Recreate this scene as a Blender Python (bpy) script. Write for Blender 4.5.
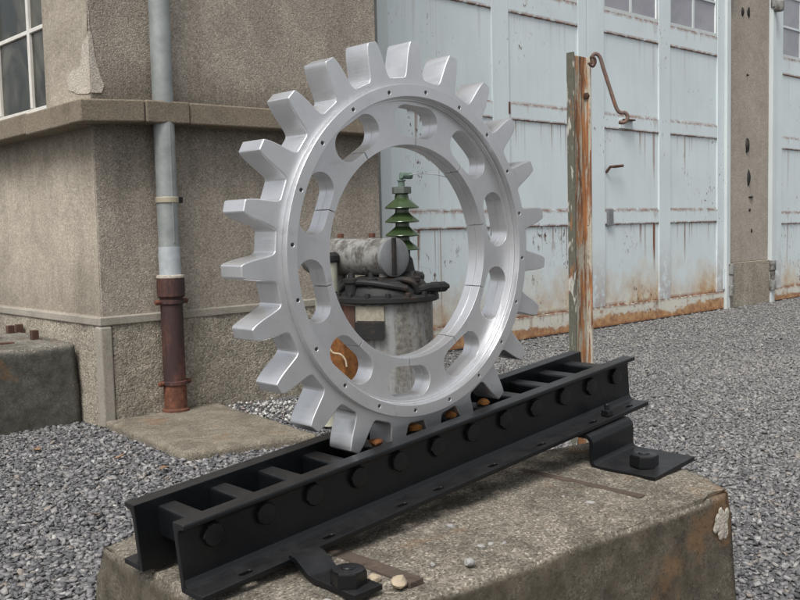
import bpy, bmesh, math, random
import numpy as np
from mathutils import Vector, Matrix, noise as mnoise
random.seed(7); rng = np.random.default_rng(7)
R = math.radians; PI = math.pi
for o in list(bpy.data.objects): bpy.data.objects.remove(o)
sc = bpy.context.scene; col = sc.collection

# ------------------------------------------------------------------ camera
EYE = 0.95
cam = bpy.data.cameras.new('camera'); camo = bpy.data.objects.new('camera', cam); col.objects.link(camo)
cam.sensor_width = 36.0; cam.lens = 938.72 / 800 * 36; cam.clip_start = 0.05; cam.clip_end = 500
cr = (0.728919, -0.684187, -0.023778); cd = (-0.070078, -0.040019, -0.996738); cf = (0.681004, 0.728208, -0.077117)
camo.matrix_world = Matrix(((cr[0], -cd[0], -cf[0], 0), (cr[1], -cd[1], -cf[1], 0), (cr[2], -cd[2], -cf[2], EYE), (0, 0, 0, 1)))
sc.camera = camo

# ------------------------------------------------------------------ sky and sun (thin bright overcast)
SUN_EL, SUN_AZ = 57, 246           # azimuth clockwise from +Y
w = bpy.data.worlds.new('World'); sc.world = w; w.use_nodes = True
wt = w.node_tree; wt.nodes.clear()
sky = wt.nodes.new('ShaderNodeTexSky'); sky.sky_type = 'NISHITA'; sky.sun_disc = False
sky.sun_elevation = R(SUN_EL); sky.sun_rotation = R(SUN_AZ); sky.dust_density = 4.0; sky.air_density = 1.0
hs = wt.nodes.new('ShaderNodeHueSaturation'); hs.inputs['Saturation'].default_value = 0.22
bg = wt.nodes.new('ShaderNodeBackground'); bg.inputs['Strength'].default_value = 0.095
wo = wt.nodes.new('ShaderNodeOutputWorld')
wt.links.new(sky.outputs[0], hs.inputs['Color']); wt.links.new(hs.outputs[0], bg.inputs['Color']); wt.links.new(bg.outputs[0], wo.inputs['Surface'])
sl = bpy.data.lights.new('sun', 'SUN'); sl.energy = 1.5; sl.angle = R(24); sl.color = (1.0, 0.97, 0.93)
so = bpy.data.objects.new('sun', sl); col.objects.link(so)
sd = Vector((math.sin(R(SUN_AZ)) * math.cos(R(SUN_EL)), math.cos(R(SUN_AZ)) * math.cos(R(SUN_EL)), math.sin(R(SUN_EL))))
so.rotation_euler = sd.to_track_quat('Z', 'Y').to_euler(); so.location = sd * 20
vs = sc.view_settings; vs.view_transform = 'Standard'; vs.look = 'None'; vs.gamma = 1; vs.use_curve_mapping = False; vs.exposure = 0.86

# ------------------------------------------------------------------ node helpers
class T:
    def __init__(s, name):
        s.m = bpy.data.materials.new(name); s.m.use_nodes = True; s.t = s.m.node_tree
        s.b = next(n for n in s.t.nodes if n.type == 'BSDF_PRINCIPLED'); s.tc = s.t.nodes.new('ShaderNodeTexCoord')
        s.obj = s.tc.outputs['Object']; s.gen = s.tc.outputs['Generated']
    def set(s, sock, v):
        i = s.b.inputs[sock]
        if hasattr(v, 'links'): s.t.links.new(v, i)
        else: i.default_value = (*v, 1) if isinstance(v, tuple) and len(v) == 3 else v
    def lk(s, v, i):
        if hasattr(v, 'links'): s.t.links.new(v, i)
        elif isinstance(v, tuple) and len(v) == 3 and i.type == 'RGBA': i.default_value = (*v, 1)
        else: i.default_value = v
    def mapv(s, v, sc_=(1, 1, 1), loc=(0, 0, 0)):
        n = s.t.nodes.new('ShaderNodeMapping'); s.lk(v, n.inputs[0]); n.inputs['Scale'].default_value = sc_; n.inputs['Location'].default_value = loc; return n.outputs[0]
    def noise(s, scale, detail=4, rough=.6, vec=None, dist=0.0):
        n = s.t.nodes.new('ShaderNodeTexNoise'); s.lk(vec or s.obj, n.inputs['Vector']); n.inputs['Scale'].default_value = scale
        n.inputs['Detail'].default_value = detail; n.inputs['Roughness'].default_value = rough; n.inputs['Distortion'].default_value = dist; return n.outputs[0]
    def voro(s, scale, vec=None, feat='F1', out=0, rnd=1.0):
        n = s.t.nodes.new('ShaderNodeTexVoronoi'); n.feature = feat; s.lk(vec or s.obj, n.inputs['Vector']); n.inputs['Scale'].default_value = scale
        n.inputs['Randomness'].default_value = rnd; return n.outputs[out]
    def ramp(s, f, *stops):
        n = s.t.nodes.new('ShaderNodeValToRGB'); s.lk(f, n.inputs[0]); e = n.color_ramp.elements
        while len(e) < len(stops): e.new(0.5)
        for el, (p, c) in zip(e, stops):
            el.position = p; el.color = (c, c, c, 1) if not isinstance(c, tuple) else (*c, 1)
        return n.outputs[0]
    def mix(s, f, a, b, mode='MIX'):
        n = s.t.nodes.new('ShaderNodeMix'); n.data_type = 'RGBA'; n.blend_type = mode; s.lk(f, n.inputs[0]); s.lk(a, n.inputs[6]); s.lk(b, n.inputs[7]); return n.outputs[2]
    def math(s, op, a, b=0.0, clamp=False):
        n = s.t.nodes.new('ShaderNodeMath'); n.operation = op; n.use_clamp = clamp; s.lk(a, n.inputs[0]); s.lk(b, n.inputs[1]); return n.outputs[0]
    def sep(s, v):
        n = s.t.nodes.new('ShaderNodeSeparateXYZ'); s.lk(v, n.inputs[0]); return n.outputs
    def bump(s, h, strength=.5, dist=.01, nrm=None):
        n = s.t.nodes.new('ShaderNodeBump'); s.lk(h, n.inputs['Height']); n.inputs['Strength'].default_value = strength; n.inputs['Distance'].default_value = dist
        if nrm: s.lk(nrm, n.inputs['Normal'])
        return n.outputs[0]
    def island(s):
        n = s.t.nodes.new('ShaderNodeNewGeometry'); return n.outputs['Random Per Island']
    def normal(s):
        n = s.t.nodes.new('ShaderNodeNewGeometry'); return n.outputs['Normal']
    def done(s, color, rough, bump=None, metal=0.0, spec=None):
        s.set('Base Color', color); s.set('Roughness', rough); s.set('Metallic', metal)
        if bump: s.set('Normal', bump)
        if spec is not None: s.set('Specular IOR Level', spec)
        return s.m

def stucco(name, light, dark, grain=150, stain=.55, gs=.35, dist=.006, bands=()):
    t = T(name); big = t.noise(1.3, 5, .62, dist=.6); fine = t.noise(grain * 1.6, 2, .8); v = t.voro(grain * 1.1); cell = t.sep(t.voro(grain * 1.1, out=1))[0]; streak = t.noise(3.0, 4, .6, t.mapv(t.obj, (1.6, 1.6, .25)))
    c = t.mix(t.ramp(big, (.34, 0.0), (.66, 1.0)), dark, light)
    c = t.mix(.55, c, t.ramp(t.noise(7, 6, .75), (.3, .7), (.5, 1.0), (.72, 1.14)), 'MULTIPLY')
    c = t.mix(t.math('MULTIPLY', t.ramp(streak, (.5, 0.0), (.72, 1.0)), stain), c, tuple(x * .55 for x in dark))
    for z0, z1, k in bands:                                     # splash dirt above a ledge or drip dirt below it
        zz = t.sep(t.obj)[2]; d_ = t.math('DIVIDE', t.math('SUBTRACT', zz, z0), z1 - z0)
        d_ = t.math('SUBTRACT', 1.0, t.math('ADD', d_, t.math('MULTIPLY', t.math('SUBTRACT', t.noise(4, 6, .7, t.mapv(t.obj, (2.6, 2.6, .3))), .5), 1.6)))
        in_ = t.math('GREATER_THAN', t.math('MULTIPLY', t.math('SUBTRACT', zz, z0), 1.0 if z1 > z0 else -1.0), 0.0)
        c = t.mix(t.math('MULTIPLY', t.math('MULTIPLY', t.ramp(d_, (0.0, 0.0), (.9, 1.0)), in_), k), c, (.085, .072, .056))
    c = t.mix(min(1, gs * 2.2), c, t.ramp(cell, (0.0, .42), (.5, .9), (.85, 1.05), (1.0, 1.5)), 'MULTIPLY')
    c = t.mix(min(1, gs * 1.6), c, t.ramp(fine, (.3, .45), (.5, .95), (.7, 1.2)), 'MULTIPLY')
    h = t.math('SUBTRACT', t.math('MULTIPLY', cell, .7), t.math('MULTIPLY', v, .8))
    return t.done(c, .95, t.bump(h, .55, dist * .6), spec=.2)

def door_paint(name, streak=.6, spots=.3, heavy=0.0, tone=(.60, .67, .685), edge=0.25, toprust=.02, stain=0.0, lowspan=.14):
    t = T(name); g = t.sep(t.gen)
    c = t.mix(t.ramp(t.noise(1.6, 4, .6, dist=.4), (.3, 0.0), (.7, 1.0)), tuple(x * .93 for x in tone), tuple(min(x * 1.04, 1) for x in tone))
    c = t.mix(t.math('MULTIPLY', t.ramp(t.noise(6, 4, .6, t.mapv(t.obj, (3, 3, .15))), (.5, 0.0), (.8, 1.0)), .22), c, (.50, .49, .42))
    rust = t.mix(t.ramp(t.noise(20, 4, .7), (.35, 0.0), (.65, 1.0)), (.12, .045, .024), (.30, .13, .06))
    if stain:                                               # yellow brown wash creeping up from the foot
        st = t.math('ADD', t.math('SUBTRACT', .62, g[2]), t.math('MULTIPLY', t.math('SUBTRACT', t.noise(2.6, 6, .7, t.mapv(t.obj, (1, 1, .6))), .5), 1.5))
        c = t.mix(t.math('MULTIPLY', t.ramp(st, (.1, 0.0), (.75, 1.0)), stain), c, t.mix(t.ramp(t.noise(9, 5, .7), (.4, 0.0), (.62, 1.0)), (.56, .48, .34), (.42, .24, .10)))
    # rust runs hanging from the top edge of a panel: a few broad ones, many thin ones
    xl = t.noise(1, 3, .6, t.mapv(t.obj, (5, 5, .01), (3, 1, 0))); runs = None
    for fx, lo, off, k in ((30, .61, 0, 1.0), (13, .585, 4, 1.35)):
        xs = t.noise(1, 2, .5, t.mapv(t.obj, (fx, fx, .01), (off, off, 0)))
        length = t.math('MULTIPLY', t.ramp(xl, (.38, .02), (.68, 1.0)), .85 * k); top = t.math('SUBTRACT', g[2], t.math('SUBTRACT', 1.0, length))
        r_ = t.math('MULTIPLY', t.ramp(xs, (lo, 0.0), (lo + .04, 1.0)), t.math('MULTIPLY', top, 3.0, True), True)
        runs = r_ if runs is None else t.math('MAXIMUM', runs, r_)
    runs = t.math('MULTIPLY', runs, t.ramp(t.noise(9, 4, .7, t.mapv(t.obj, (1, 1, .25))), (.3, .6), (.6, 1.0)))
    sp = t.ramp(t.noise(30, 4, .75, t.mapv(t.obj, (1, 1, .5))), (.66 - .1 * spots, 0.0), (.69 - .1 * spots, 1.0)); spm = t.ramp(t.noise(1.9, 3, .6), (.52, 0.0), (.64, 1.0))
    chips = t.math('MULTIPLY', sp, spm)
    low = t.math('MULTIPLY', t.math('ADD', t.ramp(g[2], (0.0, 1.0), (lowspan * .4, .6), (lowspan, 0.0)), t.math('MULTIPLY', t.ramp(g[2], (1 - toprust, 0.0), (1.0, 1.0)), t.ramp(t.noise(26, 4, .7), (.36, 0.0), (.5, 1.0))), True), t.ramp(t.noise(11, 4, .7), (.36, 0.0), (.52, 1.0)))
    if heavy:                                               # flaking rust, densest at the bottom edge
        hv = t.math('ADD', t.math('MULTIPLY', t.math('SUBTRACT', .6, g[2]), heavy), t.math('MULTIPLY', t.math('SUBTRACT', t.noise(3.2, 7, .75, t.mapv(t.obj, (1, 1, 1.8), (5, 0, 2))), .5), 2.2))
        c = t.mix(t.ramp(hv, (.02, 0.0), (.16, .9)), c, t.mix(t.ramp(t.noise(14, 5, .75), (.42, 0.0), (.6, 1.0)), (.45, .25, .10), (.24, .09, .035)))
    c = t.mix(t.math('MULTIPLY', runs, streak), c, t.mix(.45, rust, (.17, .062, .026)))
    c = t.mix(t.math('MULTIPLY', low, edge), c, rust); c = t.mix(chips, c, (.12, .06, .04))
    return t.done(c, .55, t.bump(t.math('SUBTRACT', t.noise(3, 2, .5), t.math('MULTIPLY', chips, .3)), .12, .006), spec=.4)

def rusty(name, paint, dark, amount=.5, rough=.8, scale=6, patch=None, stretch=.2):
    t = T(name); n = t.noise(scale, 6, .7, t.mapv(t.obj, (1, 1, stretch))); f = t.noise(45, 4, .7)
    rust = t.mix(t.ramp(f, (.35, 0.0), (.65, 1.0)), dark, tuple(min(1, x * 2.3) for x in dark))
    c = t.mix(t.ramp(f, (.3, 0.0), (.7, 1.0)), tuple(x * .85 for x in paint), paint)
    c = t.mix(t.ramp(n, (.62 - .3 * amount, 0.0), (.74 - .3 * amount, 1.0)), c, rust)
    if patch: c = t.mix(t.ramp(t.noise(7, 4, .6, t.mapv(t.obj, (1, 1, .45), (4, 7, 1)), .5), (.53, 0.0), (.56, 1.0)), c, patch)
    return t.done(c, rough, t.bump(f, .4, .004), spec=.3)

def plain(name, c, rough=.5, metal=0.0, var=.15, scale=8, bump=.1, bscale=80, spec=None, bd=.002):
    t = T(name); k = t.mix(t.ramp(t.noise(scale, 5, .65), (.3, 0.0), (.7, 1.0)), tuple(x * (1 - var) for x in c), tuple(min(1, x * (1 + var)) for x in c))
    r = t.math('ADD', rough - .06, t.math('MULTIPLY', t.noise(scale * 2.5, 4, .6), .12))
    return t.done(k, r, t.bump(t.noise(bscale, 3, .6), bump, bd) if bump else None, metal, spec)

M = {}
M['stucco'] = stucco('roughcast_render', (.45, .398, .33), (.30, .265, .22), stain=.35, gs=.3, bands=((1.58, 1.80, .6), (1.50, 1.05, .55)))
M['stucco_side'] = stucco('old_smooth_render', (.49, .435, .355), (.31, .272, .218), grain=110, stain=.25, gs=.2, dist=.004, bands=((1.48, 1.15, .5), (.55, .85, .35)))
M['plinth'] = stucco('pebble_dash', (.40, .36, .29), (.29, .255, .205), grain=105, gs=.36, dist=.009, stain=.35)
M['band'] = stucco('smooth_cement', (.36, .33, .28), (.27, .245, .205), grain=200, stain=.3, gs=.15, dist=.002)
M['ledge'] = stucco('sandstone', (.255, .215, .16), (.185, .157, .118), grain=170, stain=.5, gs=.22, dist=.003)
M['pier'] = stucco('pier_render', (.41, .365, .31), (.34, .302, .255), grain=120, stain=.15, gs=.22, dist=.004)
M['patch'] = stucco('bare_plaster', (.56, .51, .44), (.42, .38, .32), grain=130, stain=.2, gs=.2, dist=.006)
M['slab'] = stucco('slab_concrete', (.36, .32, .26), (.25, .22, .18), grain=90, stain=.2, gs=.2, dist=.004)

def make_block_mat(name, a, b, algae, k, ktop=.14):
    t = T(name); n1 = t.noise(4.5, 10, .74, dist=.3); n2 = t.noise(19, 8, .78); f = t.noise(170, 3, .7)
    c = t.mix(t.ramp(n2, (.32, 0.0), (.66, 1.0)), b, a)
    c = t.mix(t.ramp(t.noise(6.5, 10, .76, t.mapv(t.obj, (1, 1, 1), (2, 8, 5)), .3), (.42, .7), (.54, 0.0)), c, tuple(x * .5 for x in b))
    cell = t.sep(t.voro(280, out=1))[0]; cell2 = t.sep(t.voro(230, out=1))[1]
    c = t.mix(.5, c, t.ramp(f, (.3, .4), (.5, .9), (.7, 1.1)), 'MULTIPLY'); c = t.mix(1.0, c, t.ramp(cell, (0.0, .40), (.5, .85), (.88, 1.1), (1.0, 1.9)), 'MULTIPLY')
    up = t.ramp(t.sep(t.normal())[2], (.25, k), (.8, ktop))                       # algae and a darker tone on upright faces, weaker on top
    m = t.math('MULTIPLY', t.ramp(t.math('ADD', t.math('MULTIPLY', n1, .6), t.math('MULTIPLY', n2, .4)), (.30, .35), (.54, 1.0)), up)
    c = t.mix(m, c, t.mix(t.ramp(t.noise(22, 5, .7), (.35, 0.0), (.65, 1.0)), algae, tuple(x * 2.1 for x in algae)))
    c = t.mix(t.math('MULTIPLY', t.ramp(t.noise(5, 4, .6, t.mapv(t.obj, (1, 1, 1), (9, 3, 4))), (.60, 0.0), (.66, 1.0)), .5), c, (.20, .11, .05))
    c = t.mix(t.ramp(cell2, (.06, .5), (.09, 0.0)), c, (.05, .04, .03))
    h = t.math('ADD', t.math('MULTIPLY', n2, 1.0), t.math('ADD', t.math('MULTIPLY', cell, .5), t.math('MULTIPLY', cell2, .4)))
    pits = t.ramp(t.voro(120), (.0, 1.0), (.16, 0.0)); pits = t.math('MULTIPLY', pits, t.ramp(t.noise(40, 2, .5), (.5, 0.0), (.58, 1.0))); c = t.mix(t.math('MULTIPLY', pits, .7), c, (.05, .042, .033))
    return t.done(c, .95, t.bump(t.math('SUBTRACT', h, t.math('MULTIPLY', pits, 1.5)), .8, .0045), spec=.2)
M['block'] = make_block_mat('mossy_concrete', (.38, .345, .285), (.24, .215, .175), (.052, .044, .032), 1.0, .28)
M['slab'] = make_block_mat('slab_concrete', (.42, .375, .305), (.28, .25, .20), (.10, .088, .065), .6, .5)
M['block2'] = make_block_mat('dark_concrete', (.33, .31, .27), (.22, .205, .175), (.045, .045, .038), .95)

t = T('silver_paint')                                   # aluminium paint on the cog wheel
n = t.noise(9, 5, .65); f = t.noise(420, 2, .6); b2 = t.noise(55, 3, .6, t.mapv(t.obj, (1, 1, 1)))
M['silver'] = t.done(t.mix(t.ramp(t.noise(24, 6, .8), (.58, 0.0), (.72, .45)), t.mix(t.ramp(n, (.3, 0.0), (.7, 1.0)), (.60, .606, .618), (.70, .706, .718)), (.38, .37, .35)), t.math('ADD', .20, t.math('MULTIPLY', t.noise(16, 6, .75), .26)), t.bump(t.math('ADD', t.math('MULTIPLY', f, .35), t.math('ADD', b2, t.noise(1, 3, .7, t.mapv(t.obj, (260, 10, 260))))), .13, .0015), .8)
t = T('black_paint')
n = t.noise(12, 5, .7); f = t.noise(140, 3, .7)
top_grey = t.math('MULTIPLY', t.ramp(t.sep(t.normal())[2], (.6, 0.0), (.95, .30)), t.ramp(t.noise(26, 5, .7), (.35, .3), (.7, 1.0)))  # black paint turns greyer on upward faces, in patches
M['black'] = t.done(t.mix(top_grey, t.mix(n, (.003, .0034, .004), (.007, .0078, .009)), (.07, .07, .07)), t.math('ADD', .22, t.math('MULTIPLY', n, .22)), t.bump(t.math('ADD', t.math('MULTIPLY', f, .5), n), .30, .003), spec=.38)
M['zinc'] = plain('weathered_zinc', (.265, .282, .275), .55, .2, .25, 9)
M['zinc_sleeve'] = plain('pale_zinc_sleeve', (.40, .43, .445), .55, .2, .15, 20)
M['iron_pipe'] = rusty('red_brown_cast_iron', (.048, .028, .027), (.075, .030, .021), .3, .7, 4)
M['iron_rust'] = rusty('orange_rust_iron', (.10, .045, .03), (.085, .034, .021), .6, .85, 9)
M['hook'] = rusty('brown_rod', (.16, .115, .095), (.11, .055, .035), .4, .75, 20, stretch=1)
M['brass'] = plain('old_clamp', (.38, .34, .25), .6, .2)
M['rust'] = rusty('dark_rust', (.075, .042, .032), (.075, .036, .026), .5, .85, 14)
M['strip'] = rusty('brown_bar', (.085, .066, .052), (.05, .036, .028), .5, .9, 20, stretch=1)
M['orange'] = rusty('bright_orange_rust', (.20, .085, .022), (.10, .04, .014), .6, .9, 16, stretch=1)
M['frame'] = door_paint('gate_frame_paint', 0, .2, 0, (.55, .60, .60), .1)
M['stile'] = door_paint('gate_stile_paint', .15, .45, 0, edge=.5)
M['rail'] = door_paint('gate_rail_paint', .3, .4, 0, edge=1.0, toprust=.20)
M['panel'] = door_paint('gate_panel_paint', .22, .2, 0, edge=.6, lowspan=.03)
M['panel_mid'] = door_paint('gate_mid_panel_paint', .7, .5, 0, edge=.8, lowspan=.03)
M['panel_low'] = door_paint('gate_low_panel_paint', 1.0, .8, 0, edge=1.0, stain=.95, lowspan=.05)
M['rail_low'] = door_paint('gate_foot_rail_paint', .5, .9, .9, (.58, .57, .50), edge=1.0, toprust=.15, stain=.9)
M['winframe'] = plain('cream_window_paint', (.62, .60, .55), .5, 0, .1, 12)
t = T('dusty_glass'); M['glass'] = t.done(t.mix(t.ramp(t.noise(3, 4, .6), (.3, 0.0), (.7, 1.0)), (.22, .22, .245), (.32, .32, .345)), .22, spec=.5)
t = T('dark_glass'); M['glass_dark'] = t.done(t.mix(t.ramp(t.noise(2.4, 3, .5, dist=1.2), (.40, 0.0), (.6, 1.0)), (.018, .022, .018), (.085, .082, .066)), .14, t.bump(t.noise(2.2, 2, .5), .06, .05), spec=.22)
def pole_paint(name, paint, amount, flakes=None):
    t = T(name); a = t.noise(1, 4, .65, t.mapv(t.obj, (70, 70, 5))); b_ = t.noise(1, 5, .7, t.mapv(t.obj, (14, 14, 5), (2, 5, 1))); f = t.noise(70, 4, .75)
    m = t.ramp(t.math('ADD', t.math('MULTIPLY', a, .55), t.math('MULTIPLY', b_, .45)), (.60 - .2 * amount, 0.0), (.64 - .2 * amount, 1.0))
    rust = t.ramp(t.noise(1, 4, .7, t.mapv(t.obj, (45, 45, 4), (7, 1, 3))), (.30, (.065, .034, .023)), (.43, (.19, .08, .038)), (.58, (.42, .18, .065)))
    c = t.mix(t.ramp(f, (.35, 0.0), (.65, 1.0)), tuple(x * .75 for x in paint), paint); c = t.mix(t.math('MULTIPLY', m, .92), c, rust)
    if flakes: c = t.mix(t.ramp(t.noise(1, 3, .5, t.mapv(t.obj, (44, 44, 13), (4, 7, 1)), .3), (.55, 0.0), (.62, .9)), c, flakes)
    return t.done(c, .8, t.bump(t.math('ADD', f, m), .4, .003), spec=.3)
M['pole_dark'] = pole_paint('peeling_grey_green_paint', (.12, .118, .092), .25, (.44, .43, .385))
M['pole_web'] = pole_paint('rusted_channel_web', (.44, .41, .33), .70)
M['pole_cream'] = pole_paint('cream_paint_with_rust', (.52, .485, .40), .60)
M['tank'] = rusty('weathered_grey_tank', (.27, .275, .27), (.095, .09, .08), .6, .6, 14, stretch=.1)
M['tank_dark'] = rusty('oily_dark_iron', (.018, .018, .018), (.028, .018, .013), .3, .6, 7, stretch=1)
M['conserv'] = rusty('flaking_grey_white_paint', (.25, .25, .235), (.06, .056, .05), .56, .65, 16, stretch=.7)
M['cap'] = plain('brushed_grey_steel', (.19, .195, .20), .5, .2, .2, 14)
M['capdark'] = plain('dull_grey_green_metal', (.085, .10, .085), .6, .1, .2, 30)
M['green'] = plain('green_glazed_porcelain', (.033, .054, .022), .12, 0, .2, 6, 0)
M['patina'] = plain('verdigris', (.11, .16, .13), .7, 0, .3, 30)
M['cream_post'] = rusty('pale_green_cream_paint', (.45, .45, .36), (.16, .09, .05), .25, .7, 6)
M['plate'] = plain('worn_name_plate', (.27, .245, .19), .6, .1, .35, 40)
M['leaf'] = plain('dry_leaf', (.20, .12, .07), .8, 0, .4, 60)
M['stone_pale'] = plain('pale_stone', (.27, .265, .255), .8, 0, .15, 40)
M['stone_tan'] = plain('tan_stone', (.38, .31, .22), .85, 0, .2, 40)
t = T('gravel_stones'); r = t.island()
gc = t.ramp(r, (0.0, (.085, .085, .091)), (.35, (.145, .144, .149)), (.7, (.215, .212, .211)), (.9, (.30, .296, .291)), (.95, (.25, .215, .185)), (.99, (.36, .355, .345)), (1.0, (.45, .45, .43)))
gx = t.sep(t.obj)[0]; gd = t.math('MULTIPLY', t.ramp(t.math('DIVIDE', gx, 10.0), (.22, .0), (.62, .62)), t.ramp(t.noise(1.1, 5, .65), (.3, .45), (.65, 1.0)))   # stones turn paler towards the far right, in patches
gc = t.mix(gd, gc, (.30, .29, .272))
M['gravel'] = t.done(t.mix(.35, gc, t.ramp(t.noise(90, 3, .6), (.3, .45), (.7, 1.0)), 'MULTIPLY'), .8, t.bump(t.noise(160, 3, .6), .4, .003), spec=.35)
t = T('gravel_bed'); v = t.voro(70); vc = t.voro(70, out=1); f = t.noise(140, 4, .7)
gb = t.mix(t.ramp(t.sep(vc)[0], (0.0, .3), (1.0, 1.0)), (.13, .129, .130), (.27, .266, .262))
gb = t.mix(t.ramp(v, (.2, 0.0), (.75, .7)), gb, (.085, .084, .083))
M['ground'] = t.done(t.mix(.3, gb, t.ramp(f, (.3, .4), (.7, 1.0)), 'MULTIPLY'), .9, t.bump(t.math('SUBTRACT', 1.0, v), .9, .012), spec=.3)
t = T('white_chips'); M['chips'] = t.done(t.ramp(t.island(), (0.0, (.28, .27, .25)), (.5, (.45, .45, .43)), (.85, (.62, .62, .61)), (1.0, (.25, .13, .09))), .7)

# ------------------------------------------------------------------ object helpers
W = {}
def link(o, parent=None, loc=(0, 0, 0)):
    col.objects.link(o); o.location = loc; W[o] = Matrix.Translation(loc)
    if parent is not None: o.parent = parent; o.matrix_parent_inverse = W[parent].inverted()
    return o
def tag(o, label=None, cat=None, group=None, kind=None):
    if label: o['label'] = label
    if cat: o['category'] = cat
    if group: o['group'] = group
    if kind: o['kind'] = kind
    return o
def thing(name, label, cat, loc=(0, 0, 0), group=None):
    o = bpy.data.objects.new(name, None); o.empty_display_size = .1; link(o, None, loc); return tag(o, label, cat, group)
def finish(me, angle=32, smooth=True):
    if smooth and len(me.polygons):
        me.polygons.foreach_set('use_smooth', [True] * len(me.polygons)); me.set_sharp_from_angle(angle=R(angle))
    return me
def obj(name, bm, m, parent=None, label=None, angle=32, smooth=True):
    me = bpy.data.meshes.new(name)
    if isinstance(bm, bmesh.types.BMesh):
        bmesh.ops.recalc_face_normals(bm, faces=bm.faces); bm.to_mesh(me); bm.free()
    else: me = bm; me.name = name
    finish(me, angle, smooth); caps = [p_.index for p_ in me.polygons if p_.material_index == 1]
    for i_ in caps: me.polygons[i_].use_smooth = False; me.polygons[i_].material_index = 0
    me.materials.clear(); me.materials.append(M[m] if isinstance(m, str) else m)
    o = link(bpy.data.objects.new(name, me), parent)
    if smooth and angle < 100 and not caps: wn_(o)
    if label: o['label'] = label
    return o
def wn_(o):
    m_ = o.modifiers.new('weighted_normal', 'WEIGHTED_NORMAL'); m_.keep_sharp = True; m_.weight = 100
def copy_at(o, parent, loc, label=None):
    c = bpy.data.objects.new(o.name.split('.')[0], o.data); link(c, parent, loc); wn_(c)
    if label: c['label'] = label
    return c
def bevel(bm, amt, seg=2, ang=30):
    es = [e for e in bm.edges if len(e.link_faces) == 2 and e.calc_face_angle(0) > R(ang)]
    if amt > 0 and es: bmesh.ops.bevel(bm, geom=es, offset=amt, segments=seg, profile=.5, affect='EDGES')
    return bm
def box(x0, x1, y0, y1, z0, z1, bev=.003, seg=2, bm=None):
    b = bmesh.new(); vs_ = [b.verts.new((x, y, z)) for x in (x0, x1) for y in (y0, y1) for z in (z0, z1)]
    for f in ((0, 1, 3, 2), (4, 6, 7, 5), (0, 4, 5, 1), (2, 3, 7, 6), (0, 2, 6, 4), (1, 5, 7, 3)): b.faces.new([vs_[i] for i in f])
    bmesh.ops.recalc_face_normals(b, faces=b.faces); bevel(b, bev, seg)
    if bm is None: return b
    me = bpy.data.meshes.new('t'); b.to_mesh(me); b.free(); bm.from_mesh(me); bpy.data.meshes.remove(me); return bm
def prism(poly, fn, a, b_, bev=0, seg=2):
    """poly: 2-D points, fn(u,v,t)->xyz, extruded t from a to b_"""
    b = bmesh.new(); A = [b.verts.new(fn(u, v, a)) for u, v in poly]; B = [b.verts.new(fn(u, v, b_)) for u, v in poly]
    b.faces.new(A); b.faces.new(B[::-1]); n_ = len(poly)
    for i in range(n_): b.faces.new((A[i], B[i], B[(i + 1) % n_], A[(i + 1) % n_]))
    bmesh.ops.recalc_face_normals(b, faces=b.faces); return bevel(b, bev, seg)
def lathe(profile, c, seg=40, axis='Z', bm=None):
    b = bm or bmesh.new(); rings = []
    for r_, h in profile:
        ring = []
        for i in range(seg):
            a = 2 * PI * i / seg; p = (r_ * math.cos(a), r_ * math.sin(a), h)
            if axis == 'Y': p = (p[0], h, p[1])
            if axis == 'X': p = (h, p[0], p[1])
            ring.append(b.verts.new((p[0] + c[0], p[1] + c[1], p[2] + c[2])))
        rings.append(ring)
    for q_, s_ in zip(rings, rings[1:]):
        for i in range(seg): b.faces.new((q_[i], q_[(i + 1) % seg], s_[(i + 1) % seg], s_[i]))
    b.faces.new(rings[0][::-1]); b.faces.new(rings[-1]); return b
def tube(pts, r_, seg=10, bm=None):
    b = bm or bmesh.new(); pts = [Vector(p) for p in pts]; rings = []; up = None
    for i, p in enumerate(pts):
        d = (pts[min(i + 1, len(pts) - 1)] - pts[max(i - 1, 0)]).normalized()
        if up is None: up = Vector((0, 0, 1)) if abs(d.z) < .9 else Vector((1, 0, 0))
        s_ = d.cross(up).normalized(); up = s_.cross(d).normalized(); rr = r_[i] if isinstance(r_, (list, tuple)) else r_
        rings.append([b.verts.new(p + s_ * rr * math.cos(2 * PI * k / seg) + up * rr * math.sin(2 * PI * k / seg)) for k in range(seg)])
    for q_, s_ in zip(rings, rings[1:]):
        for i in range(seg): b.faces.new((q_[i], q_[(i + 1) % seg], s_[(i + 1) % seg], s_[i]))
    b.faces.new(rings[0][::-1]); b.faces.new(rings[-1]); return b
def smooth_path(pts, n=6):
    P = [Vector(p) for p in pts]; out = []
    for i in range(len(P) - 1):
        p0, p1, p2, p3 = P[max(i - 1, 0)], P[i], P[i + 1], P[min(i + 2, len(P) - 1)]
        for k in range(n):
            t_ = k / n; out.append(.5 * ((2 * p1) + (p2 - p0) * t_ + (2 * p0 - 5 * p1 + 4 * p2 - p3) * t_ ** 2 + (3 * p1 - p0 - 3 * p2 + p3) * t_ ** 3))
    out.append(P[-1]); return out
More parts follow.
